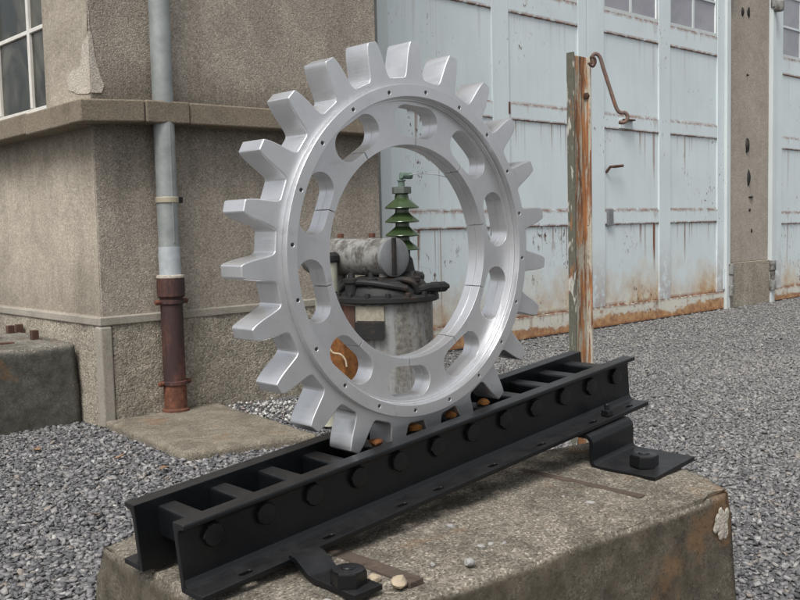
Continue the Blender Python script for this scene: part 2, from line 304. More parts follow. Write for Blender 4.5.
def hexhead(c, r_, h, axis, dome=.25, n=6, rot=0.0):
    """hex head whose base sits at c, pointing along axis ('-Y' or 'Z')"""
    b = bmesh.new(); prof = [(1.0, 0), (1.0, h * (1 - dome)), (.88, h * (1 - dome * .3)), (.6, h), (.0001, h)]; rings = []
    for k, hh in prof:
        rg = []
        for i in range(n * 2):
            a = rot + 2 * PI * i / (n * 2); rr = r_ * k
            if i % 2 and k > .9: rr *= math.cos(PI / n)
            if i % 2 and k > .9 and hh > 0: pass
            x, y = rr * math.cos(a), rr * math.sin(a)
            p = (x, y, hh) if axis == 'Z' else (x, -hh, y)
            rg.append(b.verts.new((c[0] + p[0], c[1] + p[1], c[2] + p[2])))
        rings.append(rg)
    for q_, s_ in zip(rings, rings[1:]):
        for i in range(n * 2): b.faces.new((q_[i], q_[(i + 1) % (n * 2)], s_[(i + 1) % (n * 2)], s_[i]))
    b.faces.new(rings[0][::-1]); bmesh.ops.remove_doubles(b, verts=b.verts, dist=1e-5); return b
def plate(loops, half, bev, fn, bres=2):
    """closed 2-D outlines (first outer, rest holes) extruded by +-half; fn(x, y, t) -> xyz"""
    cu = bpy.data.curves.new('t', 'CURVE'); cu.dimensions = '2D'; cu.fill_mode = 'BOTH'; cu.extrude = half - bev; cu.bevel_depth = bev; cu.bevel_resolution = bres; cu.offset = -bev
    for lp in loops:
        sp = cu.splines.new('POLY'); sp.points.add(len(lp) - 1); sp.use_cyclic_u = True
        for p, (x, y) in zip(sp.points, lp): p.co = (x, y, 0, 1)
    o = bpy.data.objects.new('t', cu); col.objects.link(o); dg = bpy.context.evaluated_depsgraph_get(); me = bpy.data.meshes.new_from_object(o.evaluated_get(dg))
    bpy.data.objects.remove(o); bpy.data.curves.remove(cu)
    bm = bmesh.new(); bm.from_mesh(me); bpy.data.meshes.remove(me); bmesh.ops.remove_doubles(bm, verts=bm.verts, dist=1e-5)
    for f_ in bm.faces: f_.material_index = 1 if abs(f_.normal.z) > .999 else 0
    for v_ in bm.verts: v_.co = fn(*v_.co)
    return bm
def circ(r_, n=96, c=(0, 0), a0=0.0): return [(c[0] + r_ * math.cos(a0 + 2 * PI * i / n), c[1] + r_ * math.sin(a0 + 2 * PI * i / n)) for i in range(n)]
def rock(c, s, seed, flat=.6, name='stone'):
    b = bmesh.new(); bmesh.ops.create_icosphere(b, subdivisions=2, radius=1); rd = random.Random(seed); off = Vector((rd.random() * 9, rd.random() * 9, rd.random() * 9))
    ax = (rd.uniform(.8, 1.3), rd.uniform(.6, 1.0), flat); an = rd.random() * PI
    for v_ in b.verts:
        k = 1 + .45 * mnoise.noise(v_.co * 1.1 + off); p = v_.co * k; p = Vector((p.x * ax[0], p.y * ax[1], p.z * ax[2])); p.rotate(Matrix.Rotation(an, 3, 'Z')); v_.co = Vector(c) + p * s
    return b

# ------------------------------------------------------------------ ground
bm = bmesh.new(); g = 60
vs_ = [bm.verts.new(p) for p in ((-60, -60, 0), (90, -60, 0), (90, 90, 0), (-60, 90, 0))]; bm.faces.new(vs_)
tag(obj('ground', bm, 'ground'), kind='structure')

YW, YD = 4.337, 4.915                      # projecting wall face, recessed gate wall face
BLOCK = [(.735, 1.62), (1.90, 1.305), (1.735, .900), (.70, 1.02)]
def inside(px, py, poly):
    ins = np.zeros(px.shape, bool); n_ = len(poly)
    for i in range(n_):
        x0, y0 = poly[i]; x1, y1 = poly[(i + 1) % n_]
        cnd = ((y0 > py) != (y1 > py)) & (px < (x1 - x0) * (py - y0) / (y1 - y0 + 1e-12) + x0); ins ^= cnd
    return ins
def stones_mesh(name, P, S, flat=.5):
    n_ = len(P); base = np.array([(x, y, z) for x in (-1, 1) for y in (-1, 1) for z in (-1, 1)], float)
    V = np.repeat(base[None], n_, 0) * .62; V += rng.normal(0, .27, V.shape)
    V[:, :, 2] *= flat; V[:, :, 0] *= rng.uniform(.8, 1.5, (n_, 1)); V *= S[:, None, None]
    q4 = rng.normal(size=(n_, 3)) * np.array([.35, .35, 2.0]); cz, sz = np.cos(q4[:, 2]), np.sin(q4[:, 2]); cx, sx = np.cos(q4[:, 0]), np.sin(q4[:, 0]); cy, sy = np.cos(q4[:, 1]), np.sin(q4[:, 1])
    x, y, z = V[..., 0], V[..., 1], V[..., 2]
    y, z = y * cx[:, None] - z * sx[:, None], y * sx[:, None] + z * cx[:, None]
    x, z = x * cy[:, None] + z * sy[:, None], -x * sy[:, None] + z * cy[:, None]
    x, y = x * cz[:, None] - y * sz[:, None], x * sz[:, None] + y * cz[:, None]
    V = np.stack([x, y, z], -1) + P[:, None, :]
    F = np.array([(0, 1, 3, 2), (4, 6, 7, 5), (0, 4, 5, 1), (2, 3, 7, 6), (0, 2, 6, 4), (1, 5, 7, 3)])
    F = (F[None] + 8 * np.arange(n_)[:, None, None]).reshape(-1)
    me = bpy.data.meshes.new(name); me.vertices.add(n_ * 8); me.vertices.foreach_set('co', V.reshape(-1)); nf = n_ * 6
    me.loops.add(nf * 4); me.loops.foreach_set('vertex_index', F.astype(np.int32)); me.polygons.add(nf); me.polygons.foreach_set('loop_start', np.arange(nf, dtype=np.int32) * 4)
    me.update(calc_edges=True); me.validate(); return me
def gravel_field(n_try, d0, d1, s0, s1, half=33):
    d = np.sqrt(rng.uniform(d0 ** 2, d1 ** 2, n_try)); a = R(43.1) + R(half) * rng.uniform(-1, 1, n_try); x, y = d * np.sin(a), d * np.cos(a)
    k = (y < YD - .02) & ~((x > 2.03) & (x < 3.92) & (y > YW - .03)) & ~inside(x, y, BLOCK) & ~((y > YW) & (x < 2.05) & (y > 4.58) & (x > 1.2))
    k &= ~inside(x, y, [(2.03, 4.1), (1.97, 3.43), (2.52, 3.3), (2.63, 4.1)])
    x, y = x[k], y[k]; s = s0 + (s1 - s0) * rng.random(len(x)) ** 2.2
    return np.stack([x, y, s * rng.uniform(.1, .65, len(x))], -1), s
A = [gravel_field(70000, 1.6, 4.2, .0042, .0135), gravel_field(95000, 4.2, 7.0, .005, .013), gravel_field(95000, 7.0, 14.0, .006, .015, 26)]
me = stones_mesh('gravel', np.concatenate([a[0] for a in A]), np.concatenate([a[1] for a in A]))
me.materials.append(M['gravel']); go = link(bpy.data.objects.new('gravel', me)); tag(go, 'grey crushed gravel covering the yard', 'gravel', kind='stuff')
# heap of white chips by the wall
n_ = 150; p = rng.normal(size=(n_, 2)) * np.array([.10, .17]) + np.array([2.80, 3.95]); z = np.maximum(0, .055 - .16 * np.hypot((p[:, 0] - 2.80), .6 * (p[:, 1] - 3.95))) * rng.random(n_)
me = stones_mesh('white_pebbles', np.stack([p[:, 0], np.minimum(p[:, 1], 4.28), z + .012], -1), rng.uniform(.005, .012, n_), .9)
me.materials.append(M['chips']); tag(link(bpy.data.objects.new('white_pebbles', me)), 'small heap of white pebbles against the wall beside the slab', 'pebbles', kind='stuff')

# ------------------------------------------------------------------ building
TOP = 5.2
B = thing('workshop_building', 'beige roughcast workshop with stone ledge, plinth and gate bays', 'building', (3.0, YW, 0))
obj('wall', box(2.06, 3.90, YW, YW + .012, 0, TOP, .003), 'stucco', B)
WZ0, WZ1, WY0, WY1 = 1.583, 3.85, 4.865, 7.0
obj('side_wall', plate([[(YW + .0125, 0), (10, 0), (10, TOP), (YW + .0125, TOP)], [(WY0, WZ0), (WY1, WZ0), (WY1, WZ1), (WY0, WZ1)]], .15, .001, lambda x, y, t_: (2.21 + t_, x, y)), 'stucco_side', B, smooth=False)
obj('gate_wall', box(3.60, 4.40, YD, YD + .3, 0, TOP, .004), 'pier', B)
obj('return_wall', box(3.60, 3.897, YW + .0125, YD - .002, 0, TOP, 0), 'stucco', B)
pr = obj('pier', box(9.37, 10.32, YD, YD + .35, .49, TOP, .006), 'pier', B)
obj('pier_base', box(9.358, 10.332, YD - .022, YD + .35, 0, .488, .012), 'plinth', B)
obj('lintel', box(4.40, 9.37, YD + .02, YD + .3, 4.35, TOP, 0), 'pier', B)
obj('lintel', box(10.32, 15.2, YD + .02, YD + .3, 4.35, TOP, 0), 'pier', B)
obj('pier', box(15.2, 16.4, YD, YD + .35, 0, TOP, .006), 'pier', B)
# plinth below a smooth band, corner strip
def rough_panel(x0, x1, z0, z1, fn, amp, step=.03):
    """a wall sheet with real relief: fn(u, z, h) -> xyz"""
    b = bmesh.new(); nu, nz = max(2, int((x1 - x0) / step)), max(2, int((z1 - z0) / step)); G = []
    for i in range(nu + 1):
        row = []
        for j in range(nz + 1):
            u, z_ = x0 + (x1 - x0) * i / nu, z0 + (z1 - z0) * j / nz
            row.append(b.verts.new(fn(u, z_, amp * (mnoise.noise(Vector((u * 9, z_ * 9, 3.1))) + .6 * mnoise.noise(Vector((u * 31, z_ * 31, 7.7)))))))
        G.append(row)
    for i in range(nu):
        for j in range(nz): b.faces.new((G[i][j], G[i + 1][j], G[i + 1][j + 1], G[i][j + 1]))
    return b
obj('plinth', rough_panel(2.10, 3.92, 0, .505, lambda u, z_, h: (u, 4.318 + h, z_), .006, .02), 'plinth', B, angle=180)
obj('plinth', rough_panel(4.37, 9.0, 0, .505, lambda u, z_, h: (2.041 + h, u, z_), .006, .025), 'plinth', B, angle=180)
obj('plinth_band', box(2.032, 3.925, 4.309, YW + .01, .503, .548, .008, 3), 'band', B)
obj('plinth_band', box(2.032, 2.07, YW + .011, 9.0, .503, .546, .008, 3), 'band', B)
obj('corner_strip', box(2.030, 2.098, 4.307, 4.372, 0, .5025, .014, 3), 'band', B)
# ledge of separate stones
lg = obj('ledge', box(2.055, 3.905, YW - .02, YW + .004, 1.50, 1.59, 0), 'ledge', B)
def ledge_stone(x0, x1, y0, y1, za, zb, dz=0.0, ax=0):
    b = box(x0, x1, y0, y1, za, zb, 0)
    for v_ in b.verts:
        k = (v_.co.x - x0) / (x1 - x0) if ax == 0 else (v_.co.y - y0) / (y1 - y0); v_.co.z += dz * k
    return bevel(b, .010, 3)
obj('ledge_stone', ledge_stone(1.942, 2.275, 4.215, 4.345, 1.474, 1.581, .018), 'ledge', lg)
obj('ledge_stone', ledge_stone(2.278, 2.52, 4.210, 4.345, 1.490, 1.600, .004), 'ledge', lg)
obj('ledge_stone', ledge_stone(2.523, 3.12, 4.218, 4.345, 1.494, 1.603, .006), 'ledge', lg)
obj('ledge_stone', ledge_stone(3.123, 3.93, 4.218, 4.345, 1.500, 1.610, .006), 'ledge', lg)
y = 4.348
for L in (.52, .66, .9, .9, .9, .9):
    obj('ledge_stone', ledge_stone(1.942, 2.075, y, y + L, 1.472, 1.581, -.006, 1), 'ledge', lg); y += L + .003
# bare plaster patch on the corner
patch = [(4.32, 2.02), (4.345, 1.90), (4.41, 1.862), (4.435, 1.77), (4.545, 1.757), (4.60, 1.722), (4.585, 1.675), (4.46, 1.634), (4.339, 1.628), (4.336, 1.75), (4.336, 1.86), (4.336, 2.02)]
pp = []
for i, (a, b_) in enumerate(patch):
    c, d = patch[(i + 1) % len(patch)]
    for k in range(4):
        u = a + (c - a) * k / 4; v_ = b_ + (d - b_) * k / 4; pp.append((max(4.334, u + .008 * mnoise.noise(Vector((u * 40, v_ * 40, 1)))), v_ + .008 * mnoise.noise(Vector((u * 40, v_ * 40, 5)))))
obj('plaster_patch', prism(pp, lambda u, v_, t_: (t_, u, v_), 2.056, 2.066), 'patch', B, 'bare pale patch where the render has fallen off the corner')
obj('plaster_patch', prism([(2.062, 1.63), (2.11, 1.632), (2.125, 1.67), (2.105, 1.72), (2.085, 1.80), (2.075, 1.90), (2.062, 1.93)], lambda u, v_, t_: (u, t_, v_), YW - .004, YW + .005), 'patch', B, 'bare pale patch where the render has fallen off the corner')
# side window
wn = obj('window', plate([[(WY0, WZ0), (WY1, WZ0), (WY1, WZ1), (WY0, WZ1)], [(WY0 + .022, WZ0 + .05), (WY1 - .03, WZ0 + .05), (WY1 - .03, WZ1 - .05), (WY0 + .022, WZ1 - .05)]], .02, .003, lambda x, y, t_: (2.09 + t_, x, y)), 'winframe', B, smooth=False)
MY = (5.08, 5.53, 5.98, 6.43); yy = [WY0 + .023] + [e for m_ in MY for e in (m_ - .0165, m_ + .0165)] + [WY1 - .031]; MZ = (2.04, 2.50, 2.96, 3.42)
for y_ in MY: obj('muntin', box(2.068, 2.10, y_ - .016, y_ + .016, WZ0 + .051, WZ1 - .051, .004), 'winframe', wn)
for z_ in MZ:
    for k in range(0, 10, 2): obj('muntin', box(2.070, 2.098, yy[k], yy[k + 1], z_ - .011, z_ + .011, .003), 'winframe', wn)
ys = [WY0 + .023, *MY, WY1 - .031]; zs = [WZ0 + .051, *MZ, WZ1 - .051]
for i in range(5):
    for j in range(5): obj('pane', box(2.084, 2.088, ys[i] + .001, ys[i + 1] - .001, zs[j] + .001, zs[j + 1] - .001, 0), 'glass_dark', wn)
obj('room_floor', box(2.36, 3.6, YW + .3, 9.9, 1.0, 1.02, 0), 'tank_dark', B)
# iron remains on the pier
def remain(x, z_, w_, h_, d_):
    b = rock((0, 0, 0), 1.0, int(x * 100 + z_ * 31), 1.0)
    for v_ in b.verts: v_.co = Vector((x + v_.co.x * w_ * .45, YD - .002 + v_.co.y * d_ * .7, z_ + v_.co.z * h_ * .6))
    return obj('iron_bracket', b, 'tank_dark', B)
for a in ((9.69, 3.155, .06, .08, .03), (9.83, 3.165, .08, .09, .03), (9.80, 2.50, .025, .025, .03), (9.81, 1.75, .12, .14, .04), (9.84, 1.40, .06, .16, .03), (9.90, 1.19, .14, .02, .03), (9.87, 1.05, .03, .03, .02), (9.92, .82, .035, .035, .02)): remain(*a)
# gate frames
for a, b_ in ((4.402, 4.505), (9.288, 9.368), (10.322, 10.40)):
    f_ = obj('gate_frame', box(a, b_, YD - .045, YD + .06, 0, 4.35, .006), 'frame', B)

# ------------------------------------------------------------------ gate leaves
ZR = [2.825, 2.63, 1.921, 1.79, 1.061, .932, .19, .012]
def leaf(name, label, x0, xs_, x1, dz=0.0, hinge=None):
    """x0..x1 leaf, xs_ = [(panel x0, panel x1), ...]"""
    L = thing(name, label, 'gate', ((x0 + x1) / 2, YD, 0.012), 'tall sheet steel gate leaves'); yf = YD - .012; z = [a + dz for a in ZR]; zt = 4.33
    edges = [x0] + [e for p in xs_ for e in p] + [x1]
    for k in range(0, len(edges), 2): obj('stile', box(edges[k], edges[k + 1], yf, yf + .05, z[6] + .002, zt, .004), 'stile', L)
    obj('foot_rail', box(x0, x1, yf - .003, yf + .05, .012, z[6], .004), 'rail_low', L)
    for (a, b_) in xs_:
        a2, b2 = a + .002, b_ - .002
        obj('rail', box(a2, b2, yf + .003, yf + .045, z[1], z[0], .004), 'rail', L)
        obj('rail', box(a2, b2, yf + .003, yf + .045, z[3], z[2], .004), 'rail', L)
        obj('rail', box(a2, b2, yf + .003, yf + .045, z[5], z[4], .004), 'rail', L)
        obj('rail', box(a2, b2, yf + .003, yf + .045, 4.22, zt, .004), 'rail', L)
        obj('panel', box(a2, b2, yf + .017, yf + .03, z[2] + .002, z[1] - .002, 0), 'panel', L)
        obj('panel', box(a2, b2, yf + .017, yf + .03, z[4] + .002, z[3] - .002, 0), 'panel_mid', L)
        obj('panel', box(a2, b2, yf + .017, yf + .03, z[6] + .002, z[5] - .002, 0), 'panel_low', L)
        xm = (a + b_) / 2; zz = [z[0], z[0] + .345, z[0] + .69, z[0] + 1.035, 4.22 + min(dz, 0) * 0]
        wf = obj('window', plate([[(a2, z[0] + .001), (b2, z[0] + .001), (b2, 4.219), (a2, 4.219)], [(a2 + .028, z[0] + .034), (b2 - .028, z[0] + .034), (b2 - .028, 4.19), (a2 + .028, 4.19)]], .016, .003, lambda x, y, t_: (x, yf + .025 + t_, y)), 'frame', L, smooth=False)
        obj('muntin', box(xm - .016, xm + .016, yf + .011, yf + .038, z[0] + .035, 4.189, .003), 'frame', wf)
        for q_ in zz[1:4]:
            obj('muntin', box(a2 + .029, xm - .017, yf + .012, yf + .036, q_ - .012, q_ + .012, .003), 'frame', wf); obj('muntin', box(xm + .017, b2 - .029, yf + .012, yf + .036, q_ - .012, q_ + .012, .003), 'frame', wf)
        for q_, r_ in zip(zz, zz[1:]):
            obj('pane', box(a2 + .027, xm - .001, yf + .024, yf + .028, q_ + .02, r_ - .001, 0), 'glass', wf); obj('pane', box(xm + .001, b2 - .027, yf + .024, yf + .028, q_ + .02, r_ - .001, 0), 'glass', wf)
    if hinge:
        for zc in (.31, 3.45):
            hg = obj('hinge', lathe([(.025, -.17), (.038, -.165), (.038, -.06), (.028, -.055), (.028, .055), (.038, .06), (.038, .165), (.025, .17)], (hinge, yf - .035, zc), 14), 'conserv', L)
            s_ = -1 if hinge > (x0 + x1) / 2 else 1
            obj('strap', box(min(hinge, hinge + s_ * .11), max(hinge, hinge + s_ * .11), yf - .014, yf - .0035, zc - .10, zc + .13, .004), 'stile', hg)
    return L, yf
L1, yf = leaf('gate_leaf', 'pale blue gate leaf beside the projecting stucco wall, behind the cog wheel', 4.51, [(4.70, 5.63), (5.83, 6.75)], 6.872)
for a, b_, z0, z1 in ((5.815, 5.835, 1.83, 1.925),): obj('weld_plate', box(a, b_, yf - .006, yf - .0005, z0, z1, .002), 'rust', L1)
L2, yf = leaf('gate_leaf', 'pale blue gate leaf with latch handle, hinged on the plain pier', 6.885, [(7.13, 8.03), (8.23, 9.15)], 9.284, 0, 9.37)
hd = obj('latch_handle', tube([(7.17, yf + .012, 1.40), (7.17, yf - .03, 1.445), (7.25, yf - .035, 1.45), (7.36, yf - .035, 1.46)], .013, 8), 'rust', L2)
obj('lock_plate', box(7.155, 7.235, yf - .02, yf + .0025, .92, 1.07, .006), 'cap', L2)
obj('hook_plate', box(7.36, 7.56, yf - .012, yf + .0025, 1.80, 1.885, .004), 'frame', L2); obj('hook_lug', box(7.39, 7.55, yf - .05, yf - .0125, 1.87, 1.885, .003), 'rust', L2)
L3, yf = leaf('gate_leaf', 'pale blue gate leaf with small panes on the far side of the pier', 10.405, [(10.63, 11.60), (11.80, 12.70)], 12.85, -.045, 10.34)
L4, yf = leaf('gate_leaf', 'pale blue gate leaf next to the far corner pier', 12.865, [(13.02, 13.9), (14.1, 15.0)], 15.19, -.045)
obj('frame_cap', lathe([(.05, -.06), (.06, -.04), (.06, .04), (.04, .07)], (10.37, YD - .08, 3.30), 12), 'conserv', L3)

# ------------------------------------------------------------------ downpipe
px, py = 2.398, 4.262
D = thing('downpipe', 'grey zinc rain downpipe running into a rusty cast iron foot pipe', 'downpipe', (px, py, .04))
obj('zinc_pipe', lathe([(.052, .83), (.052, 1.489), (.052, 5.2)], (px, py, 0), 28), 'zinc', D)
obj('zinc_pipe_rib', box(px - .004, px + .004, py - .0555, py - .0515, .90, 1.488, .001), 'zinc', D)
obj('zinc_sleeve', lathe([(.054, .725), (.0545, .735), (.0545, .875), (.054, .880)], (px, py, 0), 28), 'zinc_sleeve', D)
cl = obj('clamp', lathe([(.056, 1.10), (.058, 1.103), (.058, 1.127), (.056, 1.13)], (px, py, 0), 28), 'brass', D)
obj('clamp_bolt', box(px + .055, px + .085, py - .012, py + .012, 1.10, 1.13, .003), 'tank_dark', cl); obj('clamp_stem', box(px - .008, px + .008, py + .055, YW + .004, 1.108, 1.122, .001), 'rust', cl)
ip = obj('iron_pipe', lathe([(.055, .045), (.056, .60), (.058, .62), (.069, .632), (.070, .70), (.068, .722), (.056, .726), (.05, .722)], (px, py, 0), 28), 'iron_pipe', D)
obj('cement_joint', lathe([(.068, .7225), (.070, .726), (.0685, .736), (.0555, .739)], (px, py, 0), 28), 'patch', ip)
for zc in (.602, .188):
    c_ = obj('collar', lathe([(.0575, -.012), (.064, -.008), (.064, .008), (.0575, .012)], (px, py, zc), 28), 'iron_pipe', ip)
    for s_ in (-1, 1):
        obj('collar_bolt', lathe([(.011, -.014), (.013, -.01), (.013, .01), (.011, .014)], (px + s_ * .077, py, zc), 10, 'X'), 'iron_rust', c_)
obj('foot_pipe', lathe([(.068, .038), (.068, .052), (.058, .06), (.0575, .17), (.057, .176)], (px, py, 0), 28), 'iron_rust', ip)

# ------------------------------------------------------------------ rough concrete bodies
def rough_body(corners_top, corners_bot, nx, ny, nz, amp, rnd, seed=0.0, chips=()):
    """block through 8 corners (order BL, BR, FR, FL) with worn edges and pitted faces"""
    b = bmesh.new(); T_ = [Vector(c) for c in corners_top]; Bo = [Vector(c) for c in corners_bot]; cache = {}
    cen = sum(T_ + Bo, Vector()) / 8
    def P(i, j, k):
        key = (i, j, k)
        if key in cache: return cache[key]
        u, v_, w_ = i / nx, j / ny, k / nz
        e = sorted((min(u, 1 - u) * nx, min(v_, 1 - v_) * ny, (1 - w_) * nz if w_ > .5 else 9))
        def bl(C): return (C[3] * (1 - u) + C[2] * u) * (1 - v_) + (C[0] * (1 - u) + C[1] * u) * v_
        p = bl(Bo) * (1 - w_) + bl(T_) * w_; s_ = Vector((p.x + seed, p.y, p.z))
        nn = mnoise.noise(s_ * 7) * .6 + mnoise.noise(s_ * 19) * .5 + mnoise.noise(s_ * 47) * .35
        dirv = Vector((0, 0, 0))
        if i in (0, nx): dirv.x += -1 if i == 0 else 1
        if j in (0, ny): dirv.y += -1 if j == 0 else 1
        if k == nz: dirv.z += 1
        cnt = abs(dirv.x) + abs(dirv.y) + abs(dirv.z)
        wear = rnd * (1 + 1.2 * mnoise.noise(s_ * 5.3)) if cnt > 1 else 0
        for c_, r_, d_ in chips:
            dd_ = (p - Vector(c_)).length
            if dd_ < r_: wear += d_ * (1 - dd_ / r_) ** .6
        if seed == 0 and k == nz and i < nx * .93:
            dfr = v_ * .5 + .014 * mnoise.noise(s_ * 9) + .006 * mnoise.noise(s_ * 40)
            if dfr < .062: p = p + Vector((0, 0, -.0055 - .05 * max(0, .05 - dfr)))
        p = p + dirv * (amp * nn) - dirv * wear
        cache[key] = b.verts.new(p); return cache[key]
    def quad(f, na, nb):
        for a in range(na):
            for c in range(nb): b.faces.new((f(a, c), f(a + 1, c), f(a + 1, c + 1), f(a, c + 1)))
    quad(lambda a, c: P(a, c, nz), nx, ny); quad(lambda a, c: P(a, 0, c), nx, nz); quad(lambda a, c: P(a, ny, c), nx, nz); quad(lambda a, c: P(0, a, c), ny, nz); quad(lambda a, c: P(nx, a, c), ny, nz)
    return b
def ztop(x, y): return .3905 + .0225 * (x - .72) + .04 * max(0, x - 1.62)
tops = [(x, y, ztop(x, y)) for x, y in BLOCK]; bots = [(.72, 1.66, -.06), (1.97, 1.31, -.06), (1.775, .885, -.06), (.69, .99, -.06)]
K = obj('concrete_block', rough_body(tops, bots, 110, 72, 34, .0038, .006, chips=(((1.715, .905, .420), .07, .006), ((.735, 1.62, .395), .07, .014), ((.70, 1.02, .39), .07, .012), ((1.45, .93, .41), .05, .006), ((1.20, .97, .40), .06, .006))), 'block', angle=180)
tag(K, 'weathered mossy concrete block carrying the black rack', 'block')
def strip(x, y0, y1, w_, up=-.0035): 
    b = box(x - w_ / 2, x + w_ / 2, y0, y1, 0, .012, .002)
    for v_ in b.verts: v_.co.z += ztop(v_.co.x, v_.co.y) + up
    return b
obj('steel_strip', strip(1.566, .995, 1.30, .020, -.0045), 'strip', K); obj('steel_strip', strip(.985, 1.03, 1.40, .030, -.0075), 'strip', K)
# lime stain lump on the broken corner
b = bmesh.new()
for q_, (dx, dz, sx, sz) in enumerate(((0, 0, .012, .020), (-.016, .006, .010, .013), (.014, .010, .008, .011), (-.006, -.020, .010, .008), (.010, -.016, .007, .012), (-.028, -.004, .007, .007), (-.010, .024, .006, .006))):
    sx *= 1.7; sz *= 1.5; b2 = rock((0, 0, 0), 1.0, 12 + q_, 1.0)
    for v_ in b2.verts: v_.co = Vector((1.706 + dx + v_.co.x * sx, .9005 + .35 * dx * 0 + v_.co.y * .0028, .350 + dz + v_.co.z * sz))
    me_ = bpy.data.meshes.new('t'); b2.to_mesh(me_); b2.free(); b.from_mesh(me_); bpy.data.meshes.remove(me_)
obj('lime_crust', b, 'patch', K, 'white lime crust on the broken corner')
KL = obj('concrete_footing', rough_body([(1.1, 5.30, .42), (2.022, 5.30, .42), (2.018, 4.56, .408), (1.1, 4.56, .398)], [(1.1, 5.3, -.05), (2.036, 5.3, -.05), (2.036, 4.545, -.05), (1.1, 4.545, -.05)], 50, 40, 24, .004, .010, 5.0), 'block2', angle=180)
tag(KL, 'dark concrete footing with rusty bolts beside the wall corner', 'footing')
for x, y, s_ in ((1.93, 4.86, .018), (1.95, 5.24, .019), (2.01, 5.27, .018), (1.80, 5.05, .018)): obj('anchor_bolt', box(x - s_, x + s_, y - s_, y + s_, .40, .462, .004), 'rust', KL)
obj('steel_strip', box(1.55, 1.80, 4.79, 4.83, .402, .418, .002), 'rust', KL)
SB = obj('drain_slab', rough_body([(2.03, 4.30, .042), (2.67, 4.30, .042), (2.54, 3.279, .040), (1.954, 3.414, .040)], [(2.03, 4.3, -.04), (2.67, 4.3, -.04), (2.54, 3.279, -.04), (1.954, 3.414, -.04)], 40, 50, 4, .004, .004, 9.0), 'slab', angle=180)
tag(SB, 'flat worn concrete slab at the foot of the downpipe', 'slab')

# ------------------------------------------------------------------ rack
P0 = Vector((.756, 1.244, .482)); INC = .09856; ex = Vector((math.cos(INC), 0, math.sin(INC))); en = Vector((-math.sin(INC), 0, math.cos(INC))); ey = Vector((0, 1, 0))
def rk(s_, y_, n__): return P0 + ex * s_ + ey * y_ + en * n__
RK = thing('rack', 'black painted ladder rack of two steel channels joined by bolted rungs', 'rack', (1.33, 1.32, .41))
S0, S1 = -.058, 1.158
slots = (.032, .20, .371, .466, .62, .774, .959, 1.103)
def stad(cx, cy, hl, r_, n_=8): return [(cx + hl + r_ * math.cos(a), cy + r_ * math.sin(a)) for a in [-PI / 2 + PI * i / n_ for i in range(n_ + 1)]] + [(cx - hl + r_ * math.cos(a), cy + r_ * math.sin(a)) for a in [PI / 2 + PI * i / n_ for i in range(n_ + 1)]]
for side in (0, 1):
    my = (lambda y_: y_) if side == 0 else (lambda y_: .158 - y_)
    prof = [(-.015, .0355), (-.013, .0365), (.018, .0365), (.018, -.078), (.006, -.078), (.006, .015), (.003, .023), (-.004, .0265), (-.015, .0285)]
    rl = obj('channel', prism(prof, lambda u, v_, t_: rk(t_, my(u), v_), S0, S1, .0018), 'black', RK)
    obj('base_flange', plate([[(S0, -.044), (S1, -.044), (S1, .0057), (S0, .0057)]] + ([stad(s_, -.026, .006, .006) for s_ in slots] if side == 0 else []), .0048, .0012, lambda x, y_, t_: rk(x, my(y_), -.0732 + t_)), 'black', rl)
    obj('fillet', prism([(.0055, -.0685), (-.006, -.0685), (-.0005, -.066), (.0035, -.062), (.0055, -.056)], lambda u, v_, t_: rk(t_, my(u), v_), S0 + .001, S1 - .001), 'black', rl)
    head = None
    for k in range(12):
        b = hexhead((0, 0, 0), .0200, .0095, '-Y', .3, rot=(k * 37 % 60) * PI / 180)
        c0 = rk(k * .1, 0, 0)
        for v_ in b.verts:
            o_ = v_.co.copy(); v_.co = c0 + ex * o_.x + en * o_.z + ey * (my(.0062) + (o_.y if side == 0 else -o_.y))
        obj('bolt_head', b, 'black', rl, angle=22)
rprof = [(-.018, -.028), (.018, -.028), (.018, .016), (.015, .022), (-.015, .022), (-.018, .016)]
r0 = obj('rung', prism(rprof, lambda u, v_, t_: rk(u, t_, v_), .0175, .1405, .0015), 'black', RK)
for k in range(1, 12): copy_at(r0, RK, ex * (.1 * k))
# right bracket: bent plate from under the flange down to the block
bx0, bx1 = 1.668, 1.826; zb = .4230; zt_ = .5015
def bent(path, th, x0, x1):
    pts = [Vector((0, y_, z_)) for y_, z_ in path]; up, dn = [], []
    for i, p_ in enumerate(pts):
        d = (pts[min(i + 1, len(pts) - 1)] - pts[max(i - 1, 0)]).normalized(); n__ = Vector((0, -d.z, d.y)); up.append((p_ + n__ * th / 2)); dn.append((p_ - n__ * th / 2))
    return [(v_.y, v_.z) for v_ in up] + [(v_.y, v_.z) for v_ in reversed(dn)]
def arc(cy, cz, r_, a0, a1, n_=6): return [(cy + r_ * math.cos(R(a0 + (a1 - a0) * i / n_)), cz + r_ * math.sin(R(a0 + (a1 - a0) * i / n_))) for i in range(n_ + 1)]
path = [(1.030, zb + .005)] + [(1.162, zb + .005)] + arc(1.172, zb + .021, .016, -90, 0)[1:] + arc(1.204, zt_ - .024, .016, 180, 90) + [(1.248, zt_ - .008)]
b = prism(bent(path, .010, 0, 0), lambda u, v_, t_: (t_, u, v_), bx0, bx1, .0012)
for v_ in b.verts:                          # follows the slope of the flange above and of the block below
    v_.co.z += (v_.co.x - 1.747) * .0985
BR = obj('bracket', b, 'black', RK)
def big_nut(c, parent, r_=.031, h=.026):
    b = hexhead((c[0], c[1], c[2]), r_, h, 'Z', .22, rot=.25); obj('nut', b, 'black', parent, angle=22)
    obj('stud', lathe([(r_ * .40, 0), (r_ * .40, .0015), (r_ * .34, .003)], (c[0], c[1], c[2] + h * .98), 14), 'black', parent)
big_nut((1.722, 1.090, zb + .0075), BR)
b = box(-.010, .010, -.010, .010, 0, .014, .002); c0 = rk(1.012, -.028, -.0682)
